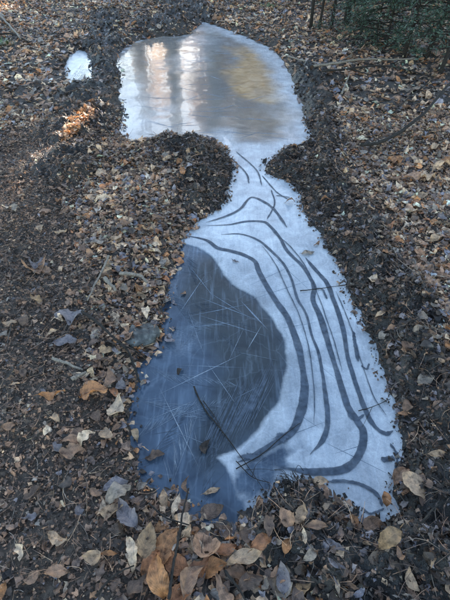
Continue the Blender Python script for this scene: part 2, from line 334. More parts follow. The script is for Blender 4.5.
# ------------------------------------------------------------------ ice
def ice_grid(x0, x1, y0, y1, step, keep):
    xs = np.arange(x0, x1 + step, step); ys = np.arange(y0, y1 + step, step)
    X, Y = np.meshgrid(xs, ys, indexing='ij'); S = pond_sd(X, Y)
    jag = 0.010 * fbm(X * 14, Y * 14, 91, 3) + 0.25 * sstep(2.6, 4, Y) * fbm(X * 3, Y * 3, 92, 4)
    wsd = seg_dist(X, Y, WHITE, True) + jag
    up = sstep(0.35, -0.35, seg_dist(X, Y, UPPER, True) + 0.3 * fbm(X * 2.2, Y * 2.2, 111, 4))
    lsd = seg_dist(X, Y, LENS, True) + 0.3 * jag
    soft = 0.011 + 0.25 * up
    frost = sstep(soft, -soft, wsd) * (0.78 + 0.22 * fbm(X * 3, Y * 3, 95, 3))
    edge = sstep(-0.10, -0.005, S) * np.clip(0.3 + 1.2 * fbm(X * 7, Y * 7, 99, 3), 0, 1)
    edge = np.maximum(edge, up * sstep(-0.42, -0.06, S + 0.12 * fbm(X * 3, Y * 3, 131, 3)) * sstep(-.3, .5, X + 0.25 * (Y - 6)))
    left_low = (1 - up) * (wsd > 0.02)
    frost = np.maximum(frost, edge * (1 - left_low) * 0.95)
    frost = np.maximum(frost, up * (0.14 + 0.45 * np.clip(0.05 + 1.4 * fbm(X * 2.2, Y * 1.4, 97, 5), 0, 1)))
    frost = np.maximum(frost, left_low * 0.20 * np.clip(0.1 + 1.3 * fbm(X * 5, Y * 5, 98, 4), 0, 1))
    frost = frost * (1 - (1 - up) * (0.24 - 0.24 * sstep(1.3, 2.7, Y)) * sstep(0.75, 0.35, X))
    thin = sum(np.exp(-((X - c_[0]) ** 2 + (Y - c_[1]) ** 2) / r_ ** 2) for c_, r_ in ((at(262, 470), .09), (at(290, 452), .06), (at(240, 490), .07)))
    frost = frost * (1 - np.clip(thin * (0.6 + 1.4 * fbm(X * 16, Y * 16, 103, 3)), 0, .85))
    frost = frost * (1 - 0.30 * sstep(0.35, 0.0, lsd) * (1 - up) * sstep(-.3, .5, fbm(X * 2.5, Y * 2.5, 105, 3) + .2))
    dark = sstep(0.10, -0.06, lsd + 1.5 * jag) * 0.8 + 0.1
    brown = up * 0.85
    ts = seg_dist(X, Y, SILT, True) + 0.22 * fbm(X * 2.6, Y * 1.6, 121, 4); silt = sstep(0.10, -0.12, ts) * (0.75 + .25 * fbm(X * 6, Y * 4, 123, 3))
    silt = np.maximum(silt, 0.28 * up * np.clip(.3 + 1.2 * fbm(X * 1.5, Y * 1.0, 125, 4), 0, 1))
    frost = np.maximum(frost * (1 - 0.75 * np.clip(silt, 0, 1)), edge * up)
    Z = 0.0015 * fbm(X * 6, Y * 6, 93, 2) + 0.003 * sstep(0.02, -0.03, S) * 0 + 0.002 * frost
    ind = np.arange(X.size).reshape(X.shape)
    Q = np.stack([ind[:-1, :-1], ind[1:, :-1], ind[1:, 1:], ind[:-1, 1:]], -1).reshape(-1, 4)
    sq = S.ravel()[Q].min(1) < 0.02
    return X, Y, Z, frost, dark, brown, S, wsd, Q[sq], silt
def ice_part(name, g, sel, parent):
    X, Y, Z, fr, dk, br, S, W, Q, si = g
    q = Q[sel(g)]; u, inv = np.unique(q, return_inverse=True)
    v = np.stack([X.ravel()[u], Y.ravel()[u], Z.ravel()[u]], -1)
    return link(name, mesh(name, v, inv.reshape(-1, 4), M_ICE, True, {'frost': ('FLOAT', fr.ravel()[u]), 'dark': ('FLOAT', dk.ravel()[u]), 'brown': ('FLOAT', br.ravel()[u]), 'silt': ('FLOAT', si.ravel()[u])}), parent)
ymid = 2.9
ICE = empty('ice_sheet', (0, 0, 0), label='long sheet of ice over the big puddle in the middle of the track', category='ice')
gA = ice_grid(-0.85, 1.05, 0.5, ymid, 0.0055, None)
gB = ice_grid(-1.7, 1.6, ymid, 8.9, 0.018, None)
isw = lambda g: g[7].ravel()[g[8]].mean(1) < 0
a = ice_part('clear_ice', gA, lambda g: ~isw(g), ICE); a['label'] = 'dark blue clear ice at the lower left'
a = ice_part('white_ice', gA, isw, ICE); a['label'] = 'white frosted ice with dark curved bands'
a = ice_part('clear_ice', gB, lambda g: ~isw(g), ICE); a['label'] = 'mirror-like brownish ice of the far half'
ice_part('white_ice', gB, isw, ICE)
POOLO = empty('ice_sheet', (0, 0, 0), label='small oval patch of pale ice left of the big puddle', category='ice')
gC = ice_grid(-2.9, -1.6, 4.6, 7.2, 0.02, None)
gC[3][:] = np.maximum(gC[3], 0.8)
def pool_only(g): 
    d = seg_dist(g[0], g[1], pool, True); return d.ravel()[g[8]].max(1) < 0.05
ice_part('frozen_surface', gC, pool_only, POOLO)
# the big grids must not repeat the small pool: it lies outside their x range

def strip(pts, width, z=0.004, wob=0.2, taper=True, rg=rng):
    p = spline(pts, 12); m = len(p); d = np.gradient(p, axis=0); d /= np.linalg.norm(d, axis=1)[:, None] + 1e-9
    nrm = np.stack([-d[:, 1], d[:, 0]], -1); s = np.linspace(0, 1, m)
    wv = np.interp(s, np.linspace(0, 1, len(width)), width) * (1 + wob * fbm(s * 14 + rg.uniform(0, 50), s * 0, 5, 4) * 2); p = p + nrm * (0.0018 * fbm(s * 30 + rg.uniform(0, 50), s * 0, 9, 3))[:, None]
    if taper: wv = wv * np.minimum(1, np.minimum(s, 1 - s) * 14 + 0.12)
    wv = wv * 1.12 + 0.0007; cs = np.array([-0.56, -0.40, 0.40, 0.56]); zs = np.array([-0.0003, 0, 0, -0.0003])
    v = np.concatenate([p[:, None, :] + nrm[:, None, :] * (wv[:, None, None] * cs[None, :, None]), np.broadcast_to((z + zs)[None, :, None], (m, 4, 1))], -1).reshape(-1, 3)
    i = np.arange(m - 1)[:, None] * 4; j = np.arange(3)[None, :]
    return v, np.stack([i + j, i + j + 1, i + j + 5, i + j + 4], -1).reshape(-1, 4)[:, ::-1]
BANDS = [
 ([(186,236),(206,240.5),(217,248),(229,251),(243,255),(255,262),(259,272),(269,290),(278,304),(288,319),(297,343),(302,364),(304.5,387),(303,404),(298,420),(291,433),(276,443),(254,456),(237,463)], [2.5,3.5,4,5.5,6,6.5,7,6,3]),
 ([(221,235),(240,234.5),(258,240.5),(272,252),(284,265),(292,281),(297,298),(306,315),(312,337),(319,355),(323,378),(326,401),(327.5,422),(323,440),(310,455)], [1.5,2,2,2,2.2,3,4,3.5]),
 ([(206,226),(229,225),(246,222),(262,222),(269.5,226),(279.5,237.5),(287,251),(301,265),(310,278),(314,288),(313,301),(320,317),(328,343),(335,366),(341,387),(348,407),(357,421),(363,432),(362,446),(355,461),(342,470),(317,472),(299,471),(281,467)], [1.5,2.5,3,3.5,4.5,5.5,5,5.5,7,6,3]),
 ([(305.5,258),(316,271),(327,284),(334,302),(342,326),(348,358),(356.5,387),(365,410),(374,426),(385,434),(393,431)], [3,3.5,3.5,4,5,4,3]),
 ([(353.5,332),(354.6,343),(358,362)], [2.5,3,2.5]), ([(361,366),(366.5,369.5),(369,364)], [1.5,1.5]),
 ([(328,482),(348,482),(365.5,487),(378,496),(382,507)], [2.5,3,3,2]), ([(362,508),(370,514),(384,509)], [1.6,1.6]),
 ([(381,460.5),(394.5,458.5)], [5,5]), ([(390,444),(397,456),(395,470)], [2,2]),
 ([(350,409),(349,416),(356,420),(364,415)], [2.5,2.5,2]), ([(267,220),(274.5,204),(271,190)], [1.2,1.2]),
 ([(206,223),(225,217),(240,209.5),(251,198),(265,203),(275,211),(287,228)], [1.3,2,2,2.2,2.8]), ([(231,158),(246,173.5),(249,184)], [1.2,1.2]),
 ([(262,176),(276,192),(288,200)], [1.2,1.2]), ([(262,246),(276,266),(288,292),(300,318),(309,350),(314,390),(314,425)], [.7,.8,.8]), ([(272,232),(290,247),(306,268),(318,296),(332,336),(342,372)], [.7,.8,.8]), ([(336,292),(350,326),(361,362),(373,396),(386,416)], [.7,.8,.7]), ([(236,152),(256,170),(262,186)], [1,1]), ([(276,196),(290,198)], [1.4,1.4]), ([(327,300),(322,290),(314,289)], [1.5,1.5]),
]
BZ = 0.0036
for pts, wpx in BANDS:
    k = np.interp(np.linspace(0, 1, len(wpx)), np.linspace(0, 1, len(pts)), [pxm(p[1]) for p in pts])
    wm = 0.98 * np.array(wpx) / k; BZ += 0.00012
    v, f = strip(P2(pts), wm, BZ); link('dark_ice_band', mesh('dark_ice_band', v, f, M_BAND, True, {'fade': ('FLOAT', np.tile([0, 1, 1, 0], len(v) // 4))}), ICE)
# blotches of clear ice where bands meet
def blob_mesh(name, cx, cy, rx, ry, mat, z=0.0035, n=72):
    c = at(cx, cy); k = pxm(cy); th = np.linspace(0, 2*np.pi, n, endpoint=False)
    r = 1 + 0.7 * fbm(np.cos(th) * 1.7 + cx, np.sin(th) * 1.7 + cy, 6, 3)
    v = [(c[0], c[1], z)] + [(c[0] + math.cos(t) * q * rx / k, c[1] + math.sin(t) * q * ry * 1.3 / k, z - 0.001) for t, q in zip(th, r)]
    v = [v[0]] + [((q[0] + 2 * c[0]) / 3, (q[1] + 2 * c[1]) / 3, z) for q in v[1:]] + v[1:]
    return mesh(name, v, [[0, 1 + i, 1 + (i+1) % n] for i in range(n)] + [[1 + i, 1 + n + i, 1 + n + (i+1) % n, 1 + (i+1) % n] for i in range(n)], mat, True, {'fade': ('FLOAT', [1] * (n + 1) + [0] * n)})
    return mesh(name, v, [[0, 1 + i, 1 + (i+1) % n] for i in range(n)], mat)
for cx, cy, rx, ry in [(281,438,9,5),(250,457,10,4)]:
    link('dark_ice_blotch', blob_mesh('dark_ice_blotch', cx, cy, rx, ry, M_BAND, BZ + .0004 + cx * 1e-6), ICE)

# straight crystal needles frozen into the clear ice
def ridge(a, b, wd, hgt):
    a = np.array([*a, 0.0]); b = np.array([*b, 0.0]); d = (b - a) / np.linalg.norm(b - a); n = np.array([-d[1], d[0], 0])
    m = (a * 0.5 + b * 0.5); up = np.array([0, 0, 1.0])
    v = np.array([a, m + n * wd / 2, b, m - n * wd / 2, m + up * hgt]) + up * 0.001
    return v, [[0, 3, 4], [3, 2, 4], [2, 1, 4], [1, 0, 4]]
pale, darkn = Join(), Join()
def inside(p, poly): return seg_dist(np.array([p[0]]), np.array([p[1]]), poly, True)[0]
for k in range(50):
    c = at(rng.uniform(135, 285), rng.uniform(250, 505))[:2]
    if inside(c, pond) > -0.03 or inside(c, WHITE) < 0.0: continue
    a = rng.choice([38, 75, 118, 160, 12]) + rng.normal(0, 9); L_ = rng.uniform(0.06, 0.34)
    e = np.array([math.cos(R(a)), math.sin(R(a))]) * L_ / 2
    if max(inside(c + e, pond), inside(c - e, pond)) > -0.01 or min(inside(c + e, WHITE), inside(c - e, WHITE)) < -0.03: continue
    (pale if rng.random() < 0.62 else darkn).add(*ridge(c - e, c + e, rng.uniform(0.001, 0.0024), rng.uniform(0.0004, 0.001)))
for k in range(46):                                  # fans of fine parallel needles in the dark lens
    t = k / 46; a = at(232 + 50 * t + rng.uniform(-3, 3), 385 - 25 * t + rng.uniform(-8, 8))[:2]; b = at(190 + 55 * t + rng.uniform(-4, 4), 478 - 42 * t + rng.uniform(-8, 6))[:2]
    darkn.add(*ridge(a, b, rng.uniform(0.002, 0.006), 0.0012))
for (p, q, wd) in [((180,318),(255,303),.004),((196,296),(262,322),.005),((188,312),(272,338),.004),((240,300),(268,330),.008),((205,290),(250,318),.004),((165,330),(240,322),.003),((152,398),(246,352),.005),((246,352),(262,325),.004),((170,365),(250,368),.003),((150,420),(196,400),.004),((184,300),(206,360),.003),((205,360),(240,410),.003),((158,385),(200,470),.004),((186,262),(216,300),.004),((206,274),(176,318),.004),((232,306),(335,272),.002),((270,330),(345,318),.002),((300,350),(352,392),.002),((240,290),(300,262),.002),((292,410),(322,430),.0025),((262,446),(330,420),.002),((320,440),(392,476),.002),((255,240),(320,300),.0015),((330,455),(380,440),.002)]:
    pale.add(*ridge(at(*p)[:2], at(*q)[:2], wd, 0.0015))
def feather(px, py, ang, L_, side, n, J):
    a = at(px, py)[:2]; e = np.array([math.cos(R(ang)), math.sin(R(ang))]); J.add(*ridge(a, a + e * L_, .002, .0008))
    for i in range(n):
        u = (i + rng.random()) / n; sg = side if side else rng.choice([-1, 1]); b = a + e * L_ * u; g = R(ang + sg * rng.normal(28, 5)); l = L_ * rng.uniform(.15, .45) * (1 - .6 * u)
        t_ = b + np.array([math.cos(g), math.sin(g)]) * l
        if inside(t_, pond) > -.01 or inside(t_, WHITE) < .0: continue
        J.add(*ridge(b, t_, rng.uniform(.0008, .0018), .0006))
for fe in [(135,440,35,.30,1,40),(140,470,60,.30,-1,36),(150,370,-10,.34,-1,44),(165,290,-60,.30,1,40),(185,255,-75,.26,1,34),(160,330,10,.30,-1,40),(136,400,-20,.28,1,36),(170,490,75,.34,1,40),(200,510,85,.34,-1,44),(190,300,-35,.30,0,40),(165,420,20,.24,0,30),(180,350,60,.22,0,30),(215,330,-50,.22,0,26)]:
    feather(*fe, pale if rng.random() < .6 else darkn)
up_c = Join()                                        # long thin cracks and ridges in the far ice
for k in range(46):
    c = at(rng.uniform(125, 285), rng.uniform(45, 138))[:2]; a = rng.choice([8, 172, 25, 150]) + rng.normal(0, 12); L_ = rng.uniform(.25, 1.1)
    e = np.array([math.cos(R(a)), math.sin(R(a))]); q = c + e * (L_ * .5); b = c - e * (L_ * .5); md = c + np.array([-e[1], e[0]]) * rng.normal(0, .06)
    if max(inside(q, pond), inside(b, pond)) > -.05: continue
    wd = rng.uniform(.004, .010); up_c.add(*ridge(b, md, wd, .0015)); up_c.add(*ridge(md, q, wd, .0015))
link('ice_cracks', up_c.mesh('ice_cracks', M_PALEICE, False), ICE, kind='stuff')
link('ice_needles', pale.mesh('ice_needles', M_PALEICE, False), ICE, kind='stuff')
link('dark_ice_needles', darkn.mesh('dark_ice_needles', M_DARKICE, False), ICE, kind='stuff')

# ------------------------------------------------------------------ leaves
def leaf_grid(ns, nc, kind, rg, curl=1.0):
    t = np.linspace(0, 1, ns); c = np.linspace(-1, 1, nc)
    if kind == 'ovate': W = 0.52 * np.sin(np.pi * t ** 0.85) ** 0.85
    elif kind == 'narrow': W = 0.33 * np.sin(np.pi * t ** 0.95) ** 0.9
    elif kind == 'round': W = 0.70 * np.sin(np.pi * t ** 0.75) ** 0.7
    else: W = 0.60 * np.sin(np.pi * t ** 0.8) ** 0.8 * (1 + 0.10 * np.sin(t * 13 + rg.uniform(0, 6)))
    W = np.maximum(W, 0.02) / 2 * rg.uniform(0.85, 1.15)
    T, C = np.meshgrid(t, c, indexing='ij'); X = C * W[:, None]; Y = T - 0.5
    if kind == 'lobed':                                # torn and ragged: each margin on its own
        for sgn in (-1, 1):
            tear = 1 - 0.45 * np.clip(np.interp(t, np.linspace(0, 1, 7), rg.normal(0, .8, 7)), 0, 1.2)
            X = np.where(C * sgn > 0, X * tear[:, None], X)
    if ns > 6: X = X * (1 + 0.06 * rg.standard_normal(X.shape) * np.abs(C))
    asym = rg.normal(0, 0.25)
    Z = rg.uniform(-0.2, 0.8) * np.abs(X) * (1 + asym * np.sign(C)) + rg.normal(0, 1.0) * Y ** 2 + rg.normal(0, 1.3) * X * Y + rg.normal(0, 1.0) * Y ** 3
    Z += rg.uniform(0.03, 0.22) * np.abs(C) ** 2.5 * np.sin(T * rg.uniform(6, 16) + rg.uniform(0, 6)) * (1 + 0.5 * np.sign(C)) * 0.7 + 0.02 * rg.standard_normal(Z.shape)
    Z = Z * curl
    X = X + rg.normal(0, 0.10) * (Y ** 2 * 4 - 0.3)
    Z -= Z.min()*0.6 + Z.mean()*0.4
    ind = np.arange(ns * nc).reshape(ns, nc)
    f = np.stack([ind[:-1, :-1], ind[:-1, 1:], ind[1:, 1:], ind[1:, :-1]], -1).reshape(-1, 4)
    return np.stack([X, Y, Z], -1).reshape(-1, 3), np.stack([C, T, 0*T], -1).reshape(-1, 3), f
def frag_grid(rg):                                   # torn bit of leaf
    ind = np.arange(9).reshape(3, 3); X, Y = np.meshgrid([-.4, 0, .4], [-.5, 0, .5], indexing='ij')
    X = X + rg.normal(0, .16, X.shape); Y = Y + rg.normal(0, .16, X.shape); Z = rg.normal(0, .12, X.shape)
    f = np.stack([ind[:-1, :-1], ind[1:, :-1], ind[1:, 1:], ind[:-1, 1:]], -1).reshape(-1, 4)
    return np.stack([X, Y, Z], -1).reshape(-1, 3), np.stack([X*2, Y+.5, 0*X], -1).reshape(-1, 3), f
def crumb_grid(rg):                                  # lump of soil: closed six-face block, knocked about
    v = np.array([[x, y, z] for x in (-.5, .5) for y in (-.5, .5) for z in (-.4, .4)]) * rg.uniform(.6, 1.2, (8, 1)) + rg.normal(0, .12, (8, 3))
    f = np.array([[0,1,3,2],[4,6,7,5],[0,4,5,1],[2,3,7,6],[0,2,6,4],[1,5,7,3]])
    return v, np.tile([0.6, 0.1, 0], (8, 1)), f
def rotmat(yaw, tilt, axis_a):
    cy, sy = np.cos(yaw), np.sin(yaw); z = np.zeros_like(yaw); o = np.ones_like(yaw)
    Rz = np.stack([cy, -sy, z, sy, cy, z, z, z, o], -1).reshape(-1, 3, 3)
    ux, uy = np.cos(axis_a), np.sin(axis_a); c, s = np.cos(tilt), np.sin(tilt); k = 1 - c
    Rt = np.stack([c + ux*ux*k, ux*uy*k, uy*s, ux*uy*k, c + uy*uy*k, -ux*s, -uy*s, ux*s, c], -1).reshape(-1, 3, 3)
    return Rt @ Rz
def scatter(name, temps, pos, scale, tilt_sd, colr, max_tilt=1.3, smooth=True, mat=None):
    n = len(pos); pick = rng.integers(0, len(temps), n); V, Fc, C, U = [], [], [], []; off = 0
    Rm = rotmat(rng.uniform(0, 6.283, n), np.clip(np.abs(rng.normal(0, 1, n) * tilt_sd), 0, max_tilt), rng.uniform(0, 6.283, n))
    for k, (tv, tu, tf) in enumerate(temps):
        i = np.where(pick == k)[0]
        if not len(i): continue
        v = np.einsum('nij,mj->nmi', Rm[i], tv) * scale[i, None, None]
        lift = -np.quantile(v[..., 2], 0.25, axis=1)
        v = v + pos[i][:, None, :]; v[..., 2] += lift[:, None]
        m = len(tv); V.append(v.reshape(-1, 3)); Fc.append((tf[None] + (np.arange(len(i)) * m)[:, None, None] + off).reshape(-1, 4)); off += len(i) * m
        C.append(np.repeat(colr[i], m, 0)); U.append(np.tile(tu, (len(i), 1)))
    me = mesh(name, np.vstack(V), np.vstack(Fc), mat or M_LEAF, smooth, {'tint': ('FLOAT_COLOR', np.vstack(C)), 'leaf_uv': ('FLOAT_VECTOR', np.vstack(U))})
    return me
KINDS = ['ovate', 'ovate', 'narrow', 'round', 'lobed', 'lobed']
lo_t = [leaf_grid(5, 3, KINDS[i % 6], rng, .6) for i in range(24)]
mid_t = [leaf_grid(9, 5, KINDS[i % 6], rng, .65) for i in range(30)]
fr_t = [frag_grid(rng) for i in range(16)]; cr_t = [crumb_grid(rng) for i in range(10)]

def clod_grid(rg):                                   # rounder lump with a broken surface
    v, _, f = crumb_grid(rg); me = bpy.data.meshes.new('t'); b = bmesh.new()
    vs = [b.verts.new(q) for q in v]; [b.faces.new([vs[i] for i in q]) for q in f]
    bmesh.ops.subdivide_edges(b, edges=b.edges[:], cuts=2, use_grid_fill=True); b.verts.index_update()
    q = np.array([x.co[:] for x in b.verts]); r = np.linalg.norm(q, axis=1)[:, None]; q = q / r * (0.45 * r + 0.28) * rg.uniform(.8, 1.2, (len(q), 1))
    ff = np.array([[x.index for x in g.verts] for g in b.faces]); b.free(); bpy.data.meshes.remove(me)
    return q * [1, 1, .7], np.tile([.6, .1, 0], (len(q), 1)), ff
cl_t = [clod_grid(rng) for i in range(6)]
PAL = {'cream': (.58, .45, .32), 'tan': (.40, .28, .18), 'brown': (.25, .155, .10), 'umber': (.125, .085, .063), 'dark': (.050, .038, .030),
       'black': (.024, .020, .018), 'grey': (.22, .185, .15), 'slate': (.16, .146, .155), 'orange': (.30, .145, .062), 'olive': (.26, .175, .10), 'russet': (.25, .115, .055)}
def palette(n, w):
    names = list(w); p = np.array([w[k] for k in names], float); k = rng.choice(len(names), n, p=p / p.sum())
    c = np.array([PAL[q] for q in names])[k]; c = 1.5 * c * [1.05, .965, .93] * rng.lognormal(0, 0.17, (n, 1)) * (1 + rng.normal(0, .05, (n, 1)) * [1, .15, -.9])
    ro = rng.uniform(0.32, 0.7, n); wet = np.isin(np.array(names)[k], ['slate', 'dark', 'black']); ro[wet] = rng.uniform(0.2, 0.42, wet.sum())
    return np.concatenate([np.clip(c, 0.005, 0.75), ro[:, None]], 1)
def ground_points(n, y0, y1, side=0.35):
    """random points of the ground the camera could see, with a margin to the sides"""
    y = np.sqrt(rng.uniform((y0 + 1.6) ** 2, (y1 + 1.6) ** 2, n)) - 1.6
    hw = 0.62 * (y * math.cos(PITCH) + 1.0) * 0.88 + side
    x = rng.uniform(-1, 1, n) * hw
    return x, y
def fields(x, y): return samp(GS, x, y), samp(GM, x, y), samp(GP, x, y)
RIGHT = lambda x, y: sstep(0.2, 1.0, x - 0.05 * y)

def litter(name, n, y0, y1, temps, smin, smax, tilt, keep, wts, lift=0.012, side=0.35):
    x, y = ground_points(n, y0, y1, side); s, m, p = fields(x, y)
    k = (s > 0.006 - 0.06 * rng.random(n) ** 3) & (rng.random(n) < keep(s, m, p, x, y)); x, y, s, m, p = x[k], y[k], s[k], m[k], p[k]
    sc_ = np.exp(rng.uniform(np.log(smin), np.log(smax), len(x))) * (1 - 0.25 * m) * (1 - 0.35 * p)
    colr = np.zeros((len(x), 4)); zn = np.where(m > rng.uniform(.15, .85, len(x)), 0, np.where(p > rng.uniform(.15, .85, len(x)), 1, 2))
    for q in range(3):
        i = zn == q; colr[i] = palette(i.sum(), wts[q])
    colr[:, :3] *= (1 + 0.45 * fbm(x * 2.6, y * 2.6, 201, 3))[:, None]      # drifts of fresher and of rotted leaves
    pos = np.stack([x, y, np.maximum(samp(GH, x, y), 0.002) + rng.uniform(-0.004, lift, len(x))], -1)
    return link(name, scatter(name, temps, pos, sc_, tilt + 0.45 * m, colr, smooth=temps is not cr_t), kind='stuff')
W_MUD = dict(black=4, dark=6, umber=3.5, slate=2.6, grey=1, brown=1.1, tan=.4, cream=.1)
W_PEAT = dict(dark=4, umber=7, black=1, brown=5, grey=.8, slate=.6, tan=.5)
W_LEAF = dict(tan=4.5, brown=5, umber=3.2, grey=2.0, slate=2.3, dark=2.4, cream=.8, orange=1.0, russet=1.0, olive=.8)
W = [W_MUD, W_PEAT, W_LEAF]
o = litter('leaf_litter', 17000, 0.15, 4.2, mid_t, 0.026, 0.082, 0.30, lambda s, m, p, x, y: (1 - 0.25 * m) * (1 - 0.75 * p), W)
o['label'] = 'mat of dead leaves over the near ground'
litter('leaf_litter', 30000, 4.0, 12.5, lo_t, 0.045, 0.115, 0.32, lambda s, m, p, x, y: 1 - 0.45 * m, W, 0.015, 0.8)
litter('leaf_litter', 9000, 12.0, 30, lo_t, 0.09, 0.2, 0.3, lambda s, m, p, x, y: 1 + 0 * m, W, 0.02, 2)
litter('leaf_fragments', 100000, 0.15, 4.0, fr_t, 0.006, 0.030, 0.6, lambda s, m, p, x, y: 0.65 + 0.35 * np.maximum(m, p), W, 0.014)
litter('leaf_fragments', 14000, 4.0, 9.5, fr_t, 0.018, 0.045, 0.6, lambda s, m, p, x, y: 0.5 + 0.5 * m, W, 0.016)
W_C = [dict(black=6, dark=4, umber=1), dict(dark=4, umber=6, black=1, brown=5, tan=.8), dict(dark=4, umber=4, brown=1.5, black=3, grey=.5)]
litter('soil_crumbs', 95000, 0.15, 3.6, cr_t, 0.003, 0.011, 0.8, lambda s, m, p, x, y: 0.3 + 0.7 * np.maximum(m, p), W_C, 0.008)
litter('mud_clods', 12000, 0.15, 8.5, cl_t, 0.010, 0.034, 0.8, lambda s, m, p, x, y: m ** 1.5 * .8 * (s > .012), W_C, 0.004)

# thin stems, rootlets and needles strewn over everything
def strew(name, n, y0, y1, lmin, lmax, rad, keep, wts, smooth=True):
    x, y = ground_points(n, y0, y1); s, m, p = fields(x, y)
    k = (s > 0.004) & (rng.random(n) < keep(s, m, p)); x, y = x[k], y[k]; n = len(x)
    L_ = np.exp(rng.uniform(np.log(lmin), np.log(lmax), n)); a = rng.uniform(0, 6.283, n); el = np.clip(rng.normal(0.06, 0.22, n), -.3, 1)
    bend = rng.normal(0, 0.22, n); r = rng.uniform(*rad, n) * (0.6 + 0.4 * L_ / lmax)
    ts = np.linspace(-.5, .5, 4); pts = np.zeros((n, 4, 3)); ca, sa = np.cos(a), np.sin(a)
    for q, t in enumerate(ts):
        u = t * L_; v = bend * L_ * (1 - 4 * t * t) * .5
        pts[:, q] = np.stack([x + ca * u * np.cos(el) - sa * v, y + sa * u * np.cos(el) + ca * v, u * np.sin(el)], -1)
    base = np.max(np.stack([samp(GH, pts[:, q, 0], pts[:, q, 1]) - 0.6 * pts[:, q, 2] for q in range(4)]), 0)
    pts[..., 2] += (base + 0.009 + rng.uniform(0, 0.008, n))[:, None]
    th = np.array([0.5, 2.6, 4.7]); off = np.stack([-sa[:, None] * np.cos(th), ca[:, None] * np.cos(th), np.broadcast_to(np.sin(th), (n, 3))], -1)
    v = pts[:, :, None, :] + off[:, None] * (r[:, None] * np.array([1, 1, .85, .5]))[:, :, None, None]
    f = np.array([[q*3+j, q*3+(j+1) % 3, q*3+3+(j+1) % 3, q*3+3+j] for q in range(3) for j in range(3)])
    F_ = (f[None] + (np.arange(n) * 12)[:, None, None]).reshape(-1, 4); c = palette(n, wts)
    return link(name, mesh(name, v.reshape(-1, 3), F_, M_LEAF, True, {'tint': ('FLOAT_COLOR', np.repeat(c, 12, 0)), 'leaf_uv': ('FLOAT_VECTOR', np.tile([.5, .1, 0], (n * 12, 1)))}), kind='stuff')
strew('stem_litter', 22000, 0.15, 4.5, 0.02, 0.10, (0.0004, 0.0011), lambda s, m, p: 0.35 + 0.6 * np.maximum(m, p), dict(umber=4, dark=3, brown=3, tan=1, grey=1))
strew('twig_litter', 1100, 0.2, 11, 0.07, 0.2, (0.0012, 0.0035), lambda s, m, p: 0.7 + 0 * m, dict(umber=3, dark=5, black=2))

# ------------------------------------------------------------------ the leaves one can pick out
leaf_cache = {}
def one_leaf(px, py, lpx, ang, kind, tint, label, tilt=8, rough=None, group=None, z=None, seed=None, on_ice=False):
    p = surf(px, py); L_ = 0.9 * lpx / pxm(py)
    rg = np.random.default_rng(seed if seed is not None else int(px * 7 + py * 131))
    v, u, f = leaf_grid(15, 7, kind, rg)
    v = v * L_ * np.array([1, 1, 0.8])
    c = np.array(PAL[tint]) * [1.05, .965, .92] * rg.lognormal(0.05, .12)
    me = mesh('fallen_leaf', v, f, M_LEAF, True, {'tint': ('FLOAT_COLOR', np.tile([*c, rough or rg.uniform(.4, .7)], (len(v), 1))), 'leaf_uv': ('FLOAT_VECTOR', u)})
    st, sf = tube(spline([(0, -0.48 * L_, v[3][2]), (0.01 * L_, -0.58 * L_, v[3][2] + .004), (0.03 * L_, -0.70 * L_, v[3][2] + .002)], 3), np.linspace(.014, .008, 7) * L_, 5, 0, rg)
    o = link('fallen_leaf', me, label=label, category='leaf')
    sm = mesh('stalk', st, sf, M_LEAF, True, {'tint': ('FLOAT_COLOR', np.tile([*(c * .6), .6], (len(st), 1))), 'leaf_uv': ('FLOAT_VECTOR', np.tile([.5, .1, 0], (len(st), 1)))})
    link('stalk', sm, o)
    if group: o['group'] = group
    t = R(tilt); o.rotation_euler = (rg.normal(0, t), rg.normal(0, t), R(-ang))
    zz = 0.004 if on_ice else max(gz(p[0], p[1]), 0.0) + 0.016
    o.location = (p[0], p[1], zz + 0.25 * L_ * math.sin(t) if not on_ice else zz - v[:, 2].min() * .5)
    return o
